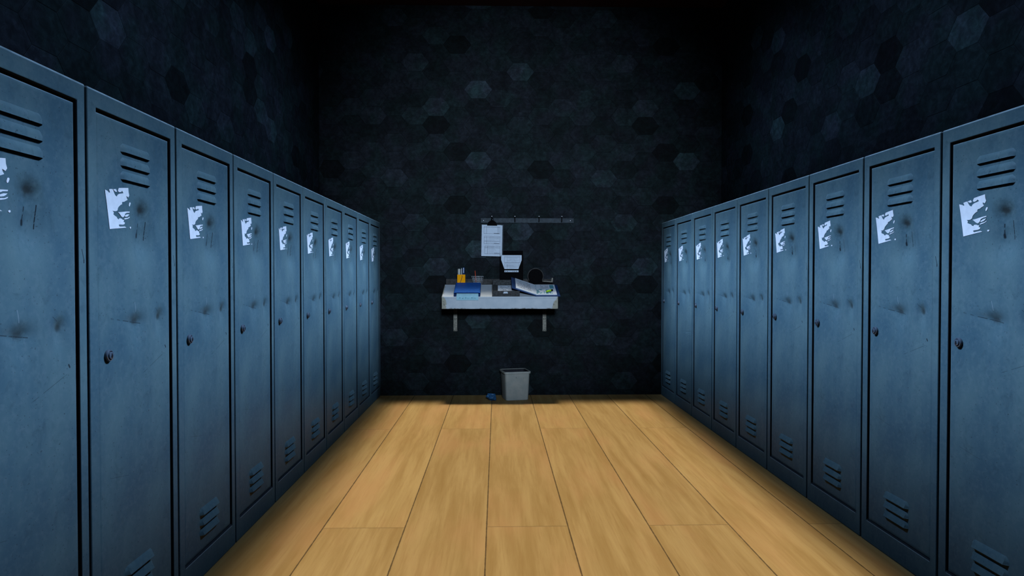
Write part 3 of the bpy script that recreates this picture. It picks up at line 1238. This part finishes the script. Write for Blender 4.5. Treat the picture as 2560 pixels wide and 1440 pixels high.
# ------------------------------------------------------------------ waste bin and crumpled wrapper
p0, p1 = at_z(1265.5, 1002), at_z(1326, 1001)
BW = .1225
BROT = math.radians(12)
ctr = Vector(((p0.x + p1.x) / 2 - .030, 6.505, 0))
wb = thing('waste_bin', 'grey square plastic waste bin standing on the floor below the desk', 'bin', ctr, (0, 0, BROT))
bh = .289


def rr_ring(hx, hy, z, r=.022, n=4):
    pts = []
    for cx, cy, a0 in ((hx - r, hy - r, 0), (-hx + r, hy - r, 90), (-hx + r, -hy + r, 180), (hx - r, -hy + r, 270)):
        for k in range(n + 1):
            a = math.radians(a0 + 90 * k / n)
            pts.append((cx + r * math.cos(a), cy + r * math.sin(a), z))
    return pts


mb = MB().mat(M_BIN)
rings = [rr_ring(.112, .100, 0), rr_ring(.116, .103, .004), rr_ring(.127, .114, bh - .03), rr_ring(.128, .115, bh - .001),
         rr_ring(.124, .111, bh - .002), rr_ring(.112, .099, .006)]
vr = [[mb.v(p) for p in r_] for r_ in rings[:5]]
for A, B in zip(vr, vr[1:]):
    for j in range(len(A)):
        mb.face([A[j], A[(j + 1) % len(A)], B[(j + 1) % len(A)], B[j]], True)
mb.face(vr[0][::-1])
mb.build('tub', None, wb)
mb = MB().mat(M_BIN_SHADE)  # inner shell added to darken the bin interior
vr = [[mb.v(p) for p in r_] for r_ in (rr_ring(.1235, .1105, bh - .004), rr_ring(.111, .098, .007), rr_ring(.109, .096, .005))]
for A, B in zip(vr, vr[1:]):
    for j in range(len(A)):
        mb.face([A[j], A[(j + 1) % len(A)], B[(j + 1) % len(A)], B[j]], True)
mb.face(vr[-1])
mb.build('inner_shade', None, wb)['label'] = 'dark inside of the bin'
mb = MB().mat(M_BIN)
rings = [rr_ring(.1295, .1165, bh - .022), rr_ring(.136, .123, bh - .020), rr_ring(.138, .125, bh - .004), rr_ring(.136, .123, bh),
         rr_ring(.127, .114, bh), rr_ring(.1285, .1155, bh - .006)]
vr = [[mb.v(p) for p in r_] for r_ in rings]
vr.append(vr[0])
for A, B in zip(vr, vr[1:]):
    for j in range(len(A)):
        mb.face([A[j], A[(j + 1) % len(A)], B[(j + 1) % len(A)], B[j]], True)
mb.build('rim', None, wb)

c = (at_z(1216, 1004) + at_z(1242, 1004)) / 2
bm = bmesh.new()
bmesh.ops.create_icosphere(bm, subdivisions=3, radius=1)
r = random.Random(21)
dirs = [Vector((r.uniform(-1, 1), r.uniform(-1, 1), r.uniform(-1, 1))).normalized() for _ in range(26)]
offs = [r.uniform(.45, 1.0) for _ in dirs]
for v in bm.verts:
    d = v.co.normalized()
    k = min([o / max(d.dot(q), 1e-3) for q, o in zip(dirs, offs) if d.dot(q) > .2] + [1.15])
    v.co = d * k
    fold = 1 + .22 * math.sin(9 * d.x + 5 * d.z) * math.sin(7 * d.y - 6 * d.x)
    v.co *= fold
    v.co.x *= .078
    v.co.y *= .046
    v.co.z *= .044
    if v.co.x < -.01:
        v.co.z += .012 * (-v.co.x - .01) / .05
mz = min(v.co.z for v in bm.verts)
for v in bm.verts:
    v.co.z -= mz
    v.co.z *= .95
me = bpy.data.meshes.new('crumpled_wrapper')
bm.to_mesh(me)
bm.free()
me.materials.append(M_FOIL)
o = bpy.data.objects.new('crumpled_wrapper', me)
COL.objects.link(o)
o.location = (c.x + .002, c.y + .035, .0)
tag(o, 'crumpled blue wrapper lying on the floor left of the bin', 'litter')

# ------------------------------------------------------------------ light
def area(name, loc, rot, sx, sy, energy, col, spread=180.0):
    l = bpy.data.lights.new(name, 'AREA')
    l.shape = 'RECTANGLE'
    l.size, l.size_y = sx, sy
    l.energy = energy
    l.color = col
    l.spread = math.radians(spread)
    o = bpy.data.objects.new(name, l)
    o.location = loc
    o.rotation_euler = rot
    COL.objects.link(o)
    return o


LOCKER_FILL_E, DOWN_E, SPOT_E, AMB, OVERHEAD_FILL_E, FILL_DY, WASH_E = 3.2, 52, 1350, .07, 9, .78, 2.6
XC = (X_LEFT + X_RIGHT) / 2
BLUE = (.44, .64, 1.0)


def aimed_fill(name, loc, target, sx, sy, energy, spread):
    d = Vector(target) - Vector(loc)
    n = -d.normalized()
    yy = (Vector((0, 1, 0)) - n * n.y).normalized()
    xx = yy.cross(n)
    rot = Matrix((xx, yy, n)).transposed().to_euler()
    return area(name, loc, rot, sx, sy, energy, BLUE, spread)


for side, xs, xt in (('left', XC + 1.05, X_LEFT), ('right', XC - 1.05, X_RIGHT)):
    for k in range(7):
        ty = 1.45 + k * .767
        y = (2.15, 2.85, 3.55, 4.2, 4.75, 5.1, 5.2)[k]
        aimed_fill(side + '_locker_fill', (xs, y, 3.84), (xt, ty, 1.16), .45, .74, LOCKER_FILL_E * (.90 + .055 * k), 20)  # added lamps out of view, aimed to brighten the locker fronts
    xw = X_WL if side == 'left' else X_WR
    for k in range(4):
        y = .4 + k * 1.35
        aimed_fill(side + '_wall_fill', (xs, y, 3.86), (xw, y + .85, 2.50), .35, 1.35, WASH_E, 34)  # added out of view to lift the side walls above the lockers
area('overhead_fill', (XC, 2.2, 4.03), (0, 0, 0), 1.0, 4.0, OVERHEAD_FILL_E, BLUE, 180)  # unseen overhead fill, added for upper walls and locker top edges
area("floor_fill", (XC, 2.72, 4.02), (0, 0, 0), 2.54, 7.1, DOWN_E, (1.0, .87, .72), 7)  # added narrow beam that lights the floor and leaves its edges dark
sl = bpy.data.lights.new('back_wall_spot', 'SPOT')  # fill added behind the camera for the back wall and desk
sl.energy = SPOT_E
sl.color = (.66, .80, 1.0)
sl.spot_size = math.radians(39)
sl.spot_blend = 1.0
sl.shadow_soft_size = .3
so = bpy.data.objects.new('back_wall_spot', sl)
so.location = (XC, -.9, 2.35)
so.rotation_euler = (Vector((XC - .05, Y_BACK, 1.95)) - Vector(so.location)).to_track_quat('-Z', 'Y').to_euler()
COL.objects.link(so)

w = bpy.data.worlds.new('dim_room')
scene.world = w
w.use_nodes = True
w.node_tree.nodes['Background'].inputs[0].default_value = (.30, .50, .95, 1)
w.node_tree.nodes['Background'].inputs[1].default_value = AMB

# ------------------------------------------------------------------ camera
cd = bpy.data.cameras.new('camera')
cd.sensor_width = 36
cd.lens = F_PX / 2560 * 36
cd.clip_start = .02
co = bpy.data.objects.new('camera', cd)
co.location = (0, 0, CAM_H)
co.rotation_euler = (PI / 2 - PITCH, 0, -YAW)
COL.objects.link(co)
scene.camera = co
scene.cycles.diffuse_bounces = 0
vs = scene.view_settings
vs.view_transform = 'Standard'
vs.look = 'None'
vs.exposure = 0
vs.gamma = 1
vs.use_curve_mapping = False
